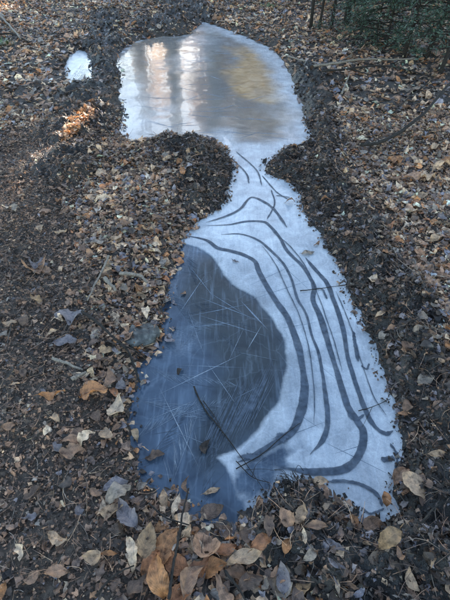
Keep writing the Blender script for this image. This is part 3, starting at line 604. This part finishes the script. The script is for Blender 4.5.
# angle: clockwise from straight up the picture
HERO = [
 (146,316,17,-25,'ovate','cream','cream oval leaf lying on top of the grey stone'),
 (117,412,27,15,'ovate','cream','large creamy white leaf at the left edge of the dark blue ice'),
 (95,397,32,80,'round','orange','rust orange leaf left of the large creamy leaf'),
 (54,399,26,70,'narrow','orange','narrow rust leaf in the dark peat left of the rust orange leaf'),
 (177,510,27,12,'narrow','cream','slim whitish leaf standing beside the dark twig at the ice edge'),
 (133,556,36,-18,'narrow','cream','long creamy leaf left of the russet leaf pile'),
 (168,548,40,20,'ovate','orange','uppermost russet leaf of the pile crossed by the dark twig'),
 (160,580,44,-20,'ovate','orange','glossy russet leaf left of the dark twig at the bottom'),
 (190,585,40,25,'ovate','brown','brown leaf right of the dark twig at the bottom edge'),
 (205,549,34,-35,'round','brown','round brown leaf touching the ice right of the dark twig'),
 (214,570,26,60,'round','orange','round orange brown leaf below the round brown leaf'),
 (148,545,34,5,'round','olive','round olive brown leaf beside the long creamy leaf'),
 (245,562,44,82,'narrow','tan','long curled tan leaf below the middle of the ice edge'),
 (250,585,30,70,'ovate','umber','dull brown leaf under the long curled tan leaf'),
 (412,489,34,-35,'round','tan','crumpled golden leaf right of the lower corner of the ice'),
 (397,478,32,50,'narrow','brown','folded brown leaf sticking out over the lower right ice corner'),
 (384,501,17,5,'ovate','orange','small russet leaf standing on the lower right corner of the ice'),
 (372,529,28,75,'round','brown','pinkish brown leaf just below the lower right corner of the ice'),
 (388,541,30,60,'ovate','olive','pale olive leaf half buried below the pinkish brown leaf'),
 (409,582,24,-15,'ovate','tan','pale tan leaf alone on dark mud near the bottom right corner'),
 (448,592,20,-10,'ovate','tan','tan leaf cut off by the right bottom corner'),
 (319,484,17,80,'round','tan','round tan leaf at the tip of the dark rootlet tuft'),
 (300,517,22,30,'lobed','tan','golden brown crumpled leaf in mud below the rootlet tuft'),
 (286,520,20,-30,'round','brown','brown round leaf left of the golden brown crumpled leaf'),
 (286,548,17,20,'ovate','orange','small orange leaf in black mud at bottom centre'),
 (283,580,30,5,'ovate','slate','blue grey leaf lying in mud at the bottom centre'),
 (333,547,24,-55,'narrow','slate','slim blue grey leaf in the middle of the black mud'),
 (268,528,24,0,'ovate','umber','brown wet leaf at the lower tip of the ice'),
 (103,510,20,5,'narrow','cream','thin white leaf edge among litter left of the ice bottom'),
 (114,514,25,75,'ovate','tan','tan orange leaf pointing away from the thin white leaf'),
 (120,500,30,60,'lobed','grey','grey lobed leaf above the tan orange leaf'),
 (128,520,34,-40,'lobed','slate','bluish lobed leaf beside the tan orange leaf'),
 (117,488,28,70,'lobed','slate','grey blue leaf at the lower left shore of the ice'),
 (186,489,20,-8,'narrow','brown','brown leaf stuck on the top end of the dark twig'),
 (165,503,26,-10,'narrow','tan','pale brown upright leaf left of the slim whitish leaf'),
 (9,210,12,80,'ovate','cream','pale yellowish leaf alone on dark ground at the left margin'),
 (22,199,10,60,'ovate','tan','little tan leaf above the pale yellowish leaf at the left'),
 (46,215,13,70,'ovate','brown','brown leaf in dark peat right of the pale yellowish leaf'),
 (105,203,18,75,'ovate','cream','whitish leaf in the litter left of the mud mound'),
 (62,235,14,80,'narrow','tan','thin tan leaf lying in the peat on the left'),
 (36,272,26,50,'lobed','brown','brown lobed leaf with grey patch in the left peat'),
 (40,268,20,70,'lobed','slate','bluish leaf lying over a brown one in the left peat'),
 (66,345,26,75,'lobed','slate','blue violet leaf right of the grey short stick'),
 (70,320,30,80,'lobed','slate','pale bluish leaf above the blue violet leaf'),
 (110,382,24,0,'ovate','brown','long brown leaf under the forked dark twig'),
 (398,190,17,5,'narrow','cream','pale pointed leaf standing on the right bank'),
 (394,164,18,75,'round','orange','orange leaf below the curved dark branch on the right'),
 (427,181,26,65,'ovate','tan','large tan leaf on the right bank near the right margin'),
 (440,171,24,70,'narrow','tan','curled tan leaf above the large tan leaf at the right margin'),
 (447,163,18,60,'ovate','orange','orange brown leaf at the right margin under the dark branch'),
 (410,181,24,85,'ovate','brown','brown leaf left of the large tan leaf on the right bank'),
 (420,199,20,65,'ovate','tan','tan leaf below the large tan leaf on the right bank'),
 (411,214,17,80,'ovate','cream','creamy leaf low on the right bank under the tan leaves'),
 (364,122,14,70,'ovate','orange','orange leaf among litter right of the far puddle'),
 (345,94,16,20,'narrow','cream','pale narrow leaf by the upper right branches'),
 (342,135,13,80,'ovate','cream','pale leaf at the edge of the mud right of the far puddle'),
 (436,150,16,70,'ovate','tan','tan leaf near the right margin above the dark branch end'),
 (403,350,18,40,'round','brown','brown leaf on the right shore of the lower ice'),
 (424,382,22,70,'ovate','grey','grey blue leaf on the right bank beside the ice'),
 (405,408,18,30,'round','brown','curled brown leaf tight against the right ice edge'),
 (380,318,14,60,'ovate','tan','tan leaf at the right shore halfway down the ice'),
 (372,283,13,30,'round','cream','pale leaf on dark mud right of the ice'),
 (348,236,11,60,'ovate','brown','brown leaf on the mud ridge right of the narrow neck'),
 (325,203,11,85,'ovate','orange','small orange leaf on the mud right of the neck'),
 (128,148,15,70,'ovate','tan','tan leaf just below the far puddle on the left'),
 (190,176,12,85,'ovate','cream','whitish leaf lying on the mud mound'),
 (150,232,16,50,'lobed','tan','tan leaf at the foot of the mud mound'),
 (104,180,14,80,'round','tan','round tan leaf left of the mud mound'),
 (118,240,15,40,'ovate','tan','tan leaf in the litter above the grey short branch'),
 (99,246,16,70,'lobed','grey','grey leaf in the litter left of the grey short branch'),
 (140,255,16,60,'ovate','brown','brown leaf near the left shore of the neck'),
 (75,458,26,70,'lobed','brown','brown curled leaf in the litter left of the ice'),
 (88,442,22,40,'lobed','cream','whitish crumpled leaf left of the blue ice'),
 (107,438,22,-40,'ovate','tan','tan leaf left of the blue ice near the waterline'),
]
HERO += [
 (176,566,34,-50,'ovate','russet','dark russet leaf under the dark twig in the middle of the pile'), (199,572,32,40,'lobed','russet','torn russet leaf just right of the twig in the pile'),
 (226,553,28,70,'ovate','russet','russet leaf along the shore right of the round brown leaf'), (238,577,30,-60,'lobed','brown','torn brown leaf under the left end of the curled tan leaf'),
 (152,566,30,30,'lobed','russet','ragged russet leaf beside the glossy russet one'), (180,598,34,60,'ovate','russet','russet leaf cut by the bottom edge at the twig'), (222,592,32,-30,'lobed','brown','torn brown leaf at the bottom edge below the pile'),
 (140,588,30,50,'lobed','umber','dark brown torn leaf left of the glossy russet one'), (262,545,26,60,'ovate','russet','russet leaf at the shore below the lower ice tip')]
for h in HERO: one_leaf(*h)
ON_ICE = [
 (155,457,22,75,'lobed','umber','torn brown leaf frozen in the blue ice at lower left'),
 (212,492,20,70,'narrow','tan','thin tan leaf under the lower tip of the blue ice'),
 (308,254,15,80,'ovate','grey','grey brown leaf lying on the white ice'),
 (290,203,12,70,'narrow','brown','small brown leaf on the ice at the narrow neck'),
 (317,245,11,40,'narrow','brown','small brown leaf on the white ice near the right shore'),
 (184,294,8,40,'ovate','brown','tiny brown leaf on the blue ice near the left shore'),
 (235,262,9,-60,'narrow','slate','small curled leaf frozen beside the innermost band'),
 (205,448,18,20,'ovate','dark','dark leaf shape under the blue ice'),
 (259,503,14,10,'ovate','brown','brown leaf lying on the lower tip of the ice'),
 (212,512,26,80,'round','umber','brown sunken leaf at the bottom shore of the ice'),
 (180,372,10,40,'ovate','dark','dark scrap of leaf frozen into the blue ice'),
]
for h in ON_ICE: one_leaf(*h, tilt=2, on_ice=True)

# more leaves that can be told apart: colour and the nearest find say which
MARKS = [((138,332), 'beside the grey stone'), ((300,495), 'around the dark rootlet tuft'), ((178,560), 'near the long dark twig at the bottom'), ((205,170), 'on the mud mound by the neck'),
         ((90,250), 'in the litter left of the neck'), ((60,420), 'in the peat left of the blue ice'), ((70,560), 'near the bottom left corner'), ((410,560), 'near the bottom right corner'),
         ((420,330), 'right of the banded white ice'), ((400,250), 'on the right bank beyond the mud ridge'), ((395,130), 'around the curved dark branch'), ((345,80), 'under the pale fallen branches'),
         ((60,160), 'left of the sunlit patch'), ((110,140), 'between the sunlit patch and the far puddle'), ((40,80), 'left of the small frozen pool'), ((320,170), 'on the mud tongue at the neck'), ((270,570), 'below the lower tip of the ice')]
CW = {'tan': 4, 'brown': 4, 'cream': 2, 'grey': 2, 'slate': 1.6, 'orange': 1.2, 'olive': 1, 'umber': 2}
CWORD = {'tan': 'tan', 'brown': 'brown', 'cream': 'creamy', 'grey': 'grey', 'slate': 'bluish', 'orange': 'rust orange', 'olive': 'olive', 'umber': 'dark brown'}
KWORD = {'ovate': 'oval', 'narrow': 'slim', 'round': 'round', 'lobed': 'ragged'}
done = [(h[0], h[1]) for h in HERO + ON_ICE]; cnt = 0
used = set()
while cnt < 205:
    px, py = rng.uniform(2, 448), 600 - 520 * rng.random() ** 0.8
    q = surf(px, py); s, m, p = fields(q[:1], q[1:2])
    if s[0] < 0.02 or rng.random() < 0.75 * max(m[0], p[0]): continue
    if min((px - a) ** 2 + (py - b) ** 2 for a, b in done) < (0.045 * pxm(py)) ** 2: continue
    names = list(CW); pr = np.array([CW[k] for k in names]); tint = names[rng.choice(len(names), p=pr / pr.sum())]; kd = KINDS[rng.integers(0, 6)]
    ref = min(MARKS, key=lambda k: (k[0][0] - px) ** 2 + (k[0][1] - py) ** 2)[1]
    big = rng.uniform(0.04, 0.078); sz = 'small' if big < 0.051 else ('large' if big > 0.067 else 'medium-sized')
    lab = f'{sz} {CWORD[tint]} {KWORD[kd]} fallen leaf {ref}'
    if lab in used: continue
    used.add(lab)
    one_leaf(px, py, big * pxm(py), rng.uniform(0, 360), kd, tint, f'{sz} {CWORD[tint]} {KWORD[kd]} fallen leaf {ref}', 14, group='fallen leaves ' + ref)
    done.append((px, py)); cnt += 1

# ------------------------------------------------------------------ sticks
def stick(pts, wpx, mat, label, name='stick', lifts=None, forks=(), n=8):
    P = np.array([surf(*p) for p in pts]); 
    r = 0.5 * wpx / pxm(np.mean([p[1] for p in pts]))
    P[:, 2] += r + 0.034 if lifts is None else np.array(lifts) + r
    root = empty(name, tuple(P[0]), label=label, category='branch' if name == 'branch' else 'twig'); O = P[0]
    q = spline(P - O, 7); q += rng.normal(0, r * 0.16, q.shape)
    v, f = tube(q, r * np.linspace(1.1, 0.6, len(q)) * (1 + .05 * rng.standard_normal(len(q))), n, 0.05)
    link('stem', mesh('stem', v, f, mat), root)
    for fk in forks:
        K = np.array([surf(*p) for p in fk]) - O; K[:, 2] += r + 0.028 if lifts is None else np.mean(lifts) + r
        v, f = tube(spline(K, 6), r * np.linspace(.6, .25, 6 * (len(K) - 1) + 1), 6, 0.05); link('side_shoot', mesh('side_shoot', v, f, mat), root)
    return root
stick([(171,606),(174,580),(179,550),(184,518),(189,492)], 2.7, M_TWIG, 'long dark twig pointing at the ice from the bottom edge', 'twig', lifts=[.06, .06, .055, .045, .02])
stick([(84,318),(98,328),(111,340),(124,352),(131,360),(141,388)], 3.0, M_TWIG, 'forked dark twig running down to the left ice shore', 'twig', forks=[[(120,349),(136,356),(146,362)]])
stick([(110,262),(104,276),(97,290),(89,307)], 2.2, M_PALE_TWIG, 'grey bent twig lying above the forked dark twig', 'twig')
stick([(121,280),(134,281),(142,283),(148,289)], 3.6, M_PALE_TWIG, 'short thick tan stick above the grey stone', 'twig')
stick([(106,285),(112,291),(118,297)], 3.8, M_PALE_TWIG, 'broken chip of pale wood above the grey stone', 'twig')
stick([(55,365),(70,370),(85,377)], 3.2, M_PALE_TWIG, 'short straight grey stick in the litter at left', 'twig')
stick([(74,386),(81,382),(88,379)], 3.8, M_PALE_TWIG, 'stubby whitish stick below the straight grey one', 'twig')
stick([(287,60),(303,65),(320,68)], 1.5, M_PALE_TWIG, 'pale stick end reaching the far puddle from the right', 'twig')
stick([(312,71),(335,68),(360,64),(388,64),(416,64)], 2.2, M_PALE_TWIG, 'long pale fallen branch lying under the conifers', 'branch', forks=[[(335,68),(345,62),(352,58)]])
stick([(322,76),(350,73),(378,70),(402,73),(432,82)], 1.8, M_TWIG, 'long dark fallen branch in front of the pale one', 'branch', forks=[[(378,70),(392,77),(404,86)], [(350,73),(372,79),(398,78)]])
stick([(341,98),(345,88),(349,78)], 1.8, M_PALE_TWIG, 'short pale upright stick below the fallen branches', 'twig')
stick([(360,151),(378,149),(396,143),(420,130),(436,116),(456,96)], 3.1, M_TWIG, 'curved dark branch arching over the right bank', 'branch', lifts=[.03, .04, .07, .13, .2, .26])
stick([(392,118),(410,100),(432,84)], 1.2, M_TWIG, 'thin dark twig right of the fallen branches', 'twig')
stick([(0,18),(10,29),(22,43)], 2.2, M_PALE_TWIG, 'pale fallen branch at the top left corner', 'branch')
stick([(0,38),(14,38),(30,46)], 1.6, M_TWIG, 'dark fallen branch at the top left corner', 'branch')
stick([(194,388),(199,400),(207,414),(218,427),(233,447)], 1.8, M_TWIG, 'black twig lying on the dark blue ice', 'twig', lifts=[.006] * 5, forks=[[(218,427),(232,446),(248,468),(263,490)], [(203,402),(216,420),(224,438)]])
stick([(236,470),(262,455),(284,436),(300,424)], 1.0, M_TWIG, 'hair-thin straight twig across the innermost dark band', 'twig', lifts=[.006] * 4)
stick([(236,462),(252,478),(270,484)], 1.0, M_TWIG, 'fine twig on the ice beside the rootlet tuft', 'twig', lifts=[.006] * 3, forks=[[(252,478),(256,466),(266,458)], [(245,471),(262,470),(276,472)]])
stick([(358,412),(372,408),(390,400)], 0.9, M_TWIG, 'hair-thin twig crossing the right end of the bands', 'twig', lifts=[.006] * 3, forks=[[(372,408),(366,420),(362,428)]])
stick([(300,292),(318,290),(345,286)], 0.9, M_TWIG, 'hair-thin twig lying across two dark bands', 'twig', lifts=[.006] * 3)
stick([(40,368),(24,352),(10,352)], 1.8, M_TWIG, 'thin dark twig in the peat at the left margin', 'twig')
stick([(95,472),(110,466),(124,461)], 2.2, M_TWIG, 'dark twig among leaves left of the ice bottom', 'twig')
stick([(98,600),(116,580),(136,570)], 2.2, M_TWIG, 'dark twig at the bottom left of the russet leaf pile', 'twig')
stick([(225,575),(238,592),(246,606)], 2.4, M_TWIG, 'dark twig at the bottom edge below the curled tan leaf', 'twig')
stick([(150,508),(166,522),(190,530)], 1.8, M_TWIG, 'dark twig half hidden above the russet leaf pile', 'twig')
stick([(418,528),(432,512),(448,505)], 1.6, M_TWIG, 'thin twig in the mud at the right margin', 'twig')
stick([(406,430),(424,418),(446,402)], 1.4, M_TWIG, 'thin straight twig on the mud right of the ice', 'twig')
stick([(110,138),(104,126),(100,112)], 1.2, M_TWIG, 'thin twig beside the sunlit patch', 'twig')
stick([(45,208),(55,211),(62,214)], 2.4, M_TWIG, 'short dark stick in the left peat near the tan leaf', 'twig')

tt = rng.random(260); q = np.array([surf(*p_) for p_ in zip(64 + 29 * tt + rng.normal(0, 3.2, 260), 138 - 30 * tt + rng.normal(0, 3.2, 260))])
cc_ = palette(260, dict(orange=5, tan=1, brown=2)); cc_[:, :3] *= 1.2  # orange of the sun patch put into the leaf colour, brightened
link('leaf_litter', scatter('leaf_litter', mid_t, q + [0, 0, .012], rng.uniform(.03, .07, 260), .7, cc_), kind='stuff', label='leaves tinted orange to colour the sun patch on the track')
# dark tangle of rootlets at the lower shore
tj = Join(); c = surf(292, 486)
for k in range(70):
    a = rng.uniform(0, 6.283); L_ = rng.uniform(.02, .06); b = c + np.array([rng.normal(0, .035), rng.normal(0, .022), rng.uniform(.003, .018)])
    d = np.array([math.cos(a), math.sin(a), rng.normal(.1, .4)]); e = np.cross(d, [0, 0, 1]) * rng.normal(0, .35)
    pts = spline([b - d * L_ / 2, b + e * L_ / 2 + [0, 0, .01], b + d * L_ / 2], 4); pts[:, 2] = np.maximum(pts[:, 2], 0.005)
    tj.add(*tube(pts, np.linspace(.0012, .0006, len(pts)), 4))
t = link('rootlet_tuft', tj.mesh('rootlet_tuft', M_TWIG), label='dark tangle of dead rootlets at the lower shore of the ice', category='roots'); t['kind'] = 'stuff'

# ------------------------------------------------------------------ stone
p = surf(140, 335); k = pxm(333)
bm = bmesh.new(); bmesh.ops.create_icosphere(bm, subdivisions=4, radius=1.0)
V = np.array([v.co[:] for v in bm.verts])
nz = 1 + 0.30 * fbm(V[:, 0] * 1.1 + 3, V[:, 1] * 1.1 + V[:, 2], 61, 3) + 0.22 * fbm(V[:, 0] * 4, V[:, 2] * 4 + V[:, 1] * 3, 62, 4)
V = V * nz[:, None]; V = np.sign(V) * np.abs(V) ** 0.85
for v, cc in zip(bm.verts, V * np.array([18 / k, 15 / k, 0.040])): v.co = cc
me = bpy.data.meshes.new('stone'); bm.to_mesh(me); bm.free(); me.materials.append(M_STONE)
me.polygons.foreach_set('use_smooth', np.full(len(me.polygons), True))
o = link('stone', me, label='rounded grey stone at the left shore of the dark blue ice', category='stone'); o.location = (p[0], p[1], 0.026); o.rotation_euler = (0, 0.12, 0.5)

# ------------------------------------------------------------------ grass sprigs
for px, py, lab in [(270, 8, 'little green grass tuft at the top edge beyond the puddle'), (2, 46, 'green grass blades at the left margin near the top')]:
    q = surf(px, py); g = Join()
    for i in range(40):
        a = rng.uniform(0, 6.283); d = np.array([math.cos(a), math.sin(a), 0]); b = q + np.array([rng.normal(0, .07), rng.normal(0, .07), -.01]); L_ = rng.uniform(.06, .14); n_ = np.array([-d[1], d[0], 0]) * .004
        g.add([b - n_, b + n_, b + d * L_ * .4 + n_ + [0, 0, L_ * .6], b + d * L_ * .4 - n_ + [0, 0, L_ * .6], b + d * L_ + [0, 0, L_ * .5]], [[0, 1, 2, 3], [3, 2, 4]])
    o = link('grass_tuft', g.mesh('grass_tuft', M_GRASS), label=lab, category='grass', kind='stuff')

# ------------------------------------------------------------------ trees
rng = np.random.default_rng(77)
def trunk_mesh(h, r0, r1, lean=(0, 0), wob=.03, n=10, seg=14, rg=rng):
    t = np.linspace(0, 1, seg); ph = rg.uniform(0, 6, 2)
    pts = np.stack([lean[0] * t * h + wob * h * np.sin(t * 5 + ph[0]) * t, lean[1] * t * h + wob * h * np.sin(t * 4 + ph[1]) * t, t * h - 0.15 * (1 - t)], -1)
    rad = r0 + (r1 - r0) * t; rad[0] *= 1.35; rad[1] *= 1.08
    return pts, rad
def spray_quads(pos, d, L_, W_, rg):
    """one flat leaf-shaped face per row, pointing along d"""
    n = len(pos); d = d / (np.linalg.norm(d, axis=1)[:, None] + 1e-9)
    s = np.cross(d, rg.normal(0, .5, (n, 3)) + [0, 0, 1]); s /= np.linalg.norm(s, axis=1)[:, None] + 1e-9
    v = np.stack([pos, pos + d * L_[:, None] * .45 + s * W_[:, None] / 2, pos + d * L_[:, None], pos + d * L_[:, None] * .45 - s * W_[:, None] / 2], 1)
    return v.reshape(-1, 3), np.arange(n * 4).reshape(-1, 4)

def hemlock(px, py, h, r0, lean, crown_z, crown_r, label, dens=2600, base=None, group='conifer saplings at the top right'):
    p = surf(px, py) if base is None else np.array([base[0], base[1], gz(*base)])
    root = empty('hemlock_sapling', (p[0], p[1], p[2]), label=label, category='tree', group=group)
    pts, rad = trunk_mesh(h, r0 * .72, r0 * .2, lean, .02); v, f = tube(pts, rad, 8, .04); link('trunk', mesh('trunk', v, f, M_TWIG), root)
    bj = Join(); PP, DD, LL = [], [], []
    nb = int(dens / 42)
    for i in range(nb):
        t = rng.uniform(crown_z[0] / h, min(1, crown_z[1] / h)); o_ = np.array([np.interp(t, np.linspace(0, 1, len(pts)), pts[:, q]) for q in range(3)])
        a = rng.uniform(0, 6.283); bl = crown_r * rng.uniform(.5, 1.1) * (1 - .5 * t); d = np.array([math.cos(a), math.sin(a), rng.uniform(-.1, .3)])
        s = np.linspace(0, 1, 6); br = o_ + np.outer(s, d) * bl + np.outer(s ** 2, [0, 0, -.38]) * bl
        bj.add(*tube(br, np.linspace(.006, .002, 6), 4))
        for j in range(14):
            u = rng.uniform(.15, 1); c = o_ + u * d * bl + u * u * np.array([0, 0, -.38]) * bl
            sd = np.cross(d, [0, 0, 1]) * rng.choice([-1, 1]); dr = d * rng.uniform(.2, .9) + sd * rng.uniform(.3, 1) + np.array([0, 0, rng.uniform(-.4, .05)])
            for q in range(5):
                PP.append(c + dr * q * .024); DD.append(dr + rng.normal(0, .5, 3)); LL.append(rng.uniform(.022, .048))
    link('limbs', bj.mesh('limbs', M_TWIG), root, kind='stuff')
    LL = np.array(LL); v, f = spray_quads(np.array(PP), np.array(DD), LL, LL * .34, rng)
    link('crown', mesh('crown', v, f, M_NEEDLE, False), root, kind='stuff')
hemlock(311, 28, 4.5, .030, (.0, .02), (1.6, 4.5), 1.1, 'leftmost slim dark conifer stem beyond the puddle', 1800)
hemlock(318, 31, 4.0, .024, (.06, .02), (1.7, 4.0), 1.0, 'leaning thin conifer stem just right of the leftmost one', 1500)
hemlock(331, 26, 5.0, .030, (.02, .0), (1.2, 5.0), 1.1, 'straight thin conifer stem in the middle of the left cluster', 1800)
hemlock(346, 25, 6.0, .060, (.03, .0), (1.0, 6.0), 1.3, 'thickest dark conifer stem at the top right', 2200)
hemlock(385, 50, 2.6, .018, (.0, .05), (.10, 2.6), .75, 'low bushy green conifer behind the fallen branches', 5500)
hemlock(360, 36, 2.2, .016, (.0, .03), (.10, 2.2), .7, 'low green conifer right of the thickest stem', 5000)
hemlock(374, 46, 1.8, .014, (.03, .0), (.08, 1.8), .6, 'small bushy conifer left of the low bushy one', 4500)
hemlock(402, 58, 4.5, .034, (.09, .02), (.45, 4.5), .9, 'conifer with slanting dark stem above the fallen branches', 4500)
hemlock(424, 58, 4.5, .034, (.20, .06), (.5, 4.5), .9, 'conifer leaning strongly right at the top right', 4500)
hemlock(438, 76, 3.8, .028, (.12, .05), (.35, 3.8), .75, 'nearest conifer at the right margin with drooping needles', 3500)
hemlock(449, 62, 2.4, .020, (.02, .0), (.10, 2.4), .8, 'bushy conifer cut by the right margin', 5000)
for i, (x, y, lab) in enumerate([(2.2, 9.2, 'dense low conifer behind the thin stems'), (3.2, 8.9, 'dense low conifer behind the thickest stem'), (4.1, 9.0, 'dense conifer filling the top right corner'), (4.4, 7.6, 'dense conifer at the upper right margin'), (5.3, 8.2, 'dense conifer outside the upper right margin')]):
    hemlock(0, 0, 4.0, .04, (.02, .02), (.15, 4.0), 1.1, lab, 6500, (x, y))

GAP = surf(78, 121) + np.array([0, 0, .06])                                  # the one spot the low sun reaches through the crowns
def bare_tree(name, x, y, h, r0, label, leafy=0, group=None, lean=(0, 0)):
    z = gz(x, y); root = empty(name, (x, y, z), label=label, category='tree')
    if group: root['group'] = group
    pts, rad = trunk_mesh(h, r0, r0 * .2, lean, .012, seg=18); v, f = tube(pts, rad, 12, .03); link('trunk', mesh('trunk', v, f, M_BARK), root)
    bj = Join(); PP, DD = [], []
    for i in range(16 if not leafy else 40):
        t = rng.uniform(.08 if leafy else .45, .98); o_ = np.array([np.interp(t, np.linspace(0, 1, len(pts)), pts[:, q]) for q in range(3)])
        a = rng.uniform(0, 6.283); bl = h * rng.uniform(.12, .26) * (1.2 - t); d = np.array([math.cos(a), math.sin(a), rng.uniform(.1, .7)])
        s = np.linspace(0, 1, 6); br = o_ + np.outer(s, d) * bl + rng.normal(0, .03 * bl, (6, 3)) * s[:, None]
        if leafy and (np.linalg.norm(np.cross(br + [x, y, z] - GAP, sun_dir), axis=1) < .16).any(): continue
        bj.add(*tube(br, np.linspace(r0 * .22 * (1.1 - t) + .006, .004, 6), 5))
        for q in range(3):
            u = rng.uniform(.3, .8); e = d + rng.normal(0, .6, 3); bj.add(*tube(o_ + u * d * bl + np.outer(s, e) * bl * .4, np.linspace(.012, .004, 6), 4))
        for q in range(int(leafy)):
            u = rng.uniform(.15, 1.1); PP.append(o_ + u * d * bl + rng.normal(0, .16 * bl + .08, 3)); DD.append(rng.normal(0, 1, 3))
    link('limbs', bj.mesh('limbs', M_BARK), root, kind='stuff')
    if leafy:
        PP = np.array(PP); DD = np.array(DD); far = np.linalg.norm(np.cross(PP + [x, y, z] - GAP, sun_dir), axis=1) > .24; PP, DD = PP[far], DD[far]
        L_ = rng.uniform(.14, .24, len(PP)); v, f = spray_quads(np.array(PP), np.array(DD), L_, L_ * .6, rng)
        link('crown', mesh('crown', v, f, M_BEECH, False), root, kind='stuff')
# tall trunks straight ahead of the track: their mirror images darken the far ice
for x, y, h, r, lab in [(-1.75, 17.0, 15, .30, 'tall dark trunk left of the track beyond the puddle'), (-.35, 17.8, 16, .34, 'tall dark trunk straight ahead beyond the puddle'), (-3.9, 24, 15, .16, 'slim far trunk left of the track'), (-2.9, 30, 15, .14, 'thin far trunk between two nearer ones left of the track'), (-5.0, 29, 16, .2, 'far trunk third from the track on the left'), (-6.1, 33, 14, .22, 'farthest trunk left of the track'),
                       (.9, 26, 17, .25, 'far trunk just right of the track'), (-7.5, 22, 14, .25, 'far trunk well left of the track'), (5.8, 24, 15, .25, 'far trunk well right of the track')]:
    bare_tree('tall_tree', x, y, h, r, lab, group='tall trunks beyond the puddle')
ORD = ['first', 'second', 'third', 'fourth', 'fifth', 'sixth', 'last']
for i, (x, y, h) in enumerate([(-1.0, 20.5, 6.6), (.7, 19.5, 6.8), (2.2, 19.8, 6.6), (3.8, 19.2, 6.8), (5.4, 19.6, 6.8), (7.0, 19.3, 7), (8.6, 19.4, 7), (.0, 23.5, 7.5), (1.6, 24, 8), (3.1, 23.5, 8), (4.7, 24, 8), (6.3, 23.6, 8), (7.9, 24, 8), (1.5, 17.2, 5.6), (3.0, 17.0, 5.8), (4.4, 16.8, 5.8), (2.2, 27.5, 9.5), (3.8, 27.2, 9.5), (5.4, 27.6, 9.5), (7.0, 27.3, 9.5)]):  # nearest and farthest rows added to keep sun glints off the ice
    bare_tree('beech_tree', x, y, h, .11, f'tan-leaved beech, {ORD[(i % 7 if i < 13 else (i - 16) if i > 15 else i - 13)]} from the left in the {"front back added-nearest added-farthest".split()[(i > 6) + (i > 12) + (i > 15)]} row beyond the track', leafy=165 if i < 16 else 260, group='beeches beyond the puddle')
bare_tree('beech_tree', -3.1, 27, 8.0, .12, 'added thin-crowned tan beech left of the two tall trunks', leafy=45, group='beeches beyond the puddle')  # unseen thin-crowned beeches added to dim the bright sky mirrored at left
bare_tree('beech_tree', -4.6, 30, 9.0, .12, 'added thin-crowned tan beech farthest left beyond the puddle', leafy=45, group='beeches beyond the puddle')
for i, x in enumerate((-8.2, -7.0, -5.9, -4.8, -3.7, -2.6)):  # unseen thicket added to block the low sun from the left ground
    hemlock(0, 0, 2.5, .03, (.0, .0), (.1, 2.5), .95, f'low conifer, {ORD[i]} from the left in the added thicket beyond the puddle', 5200, (x, 12.2 + .5 * (i % 2)), 'added thicket left of the track')
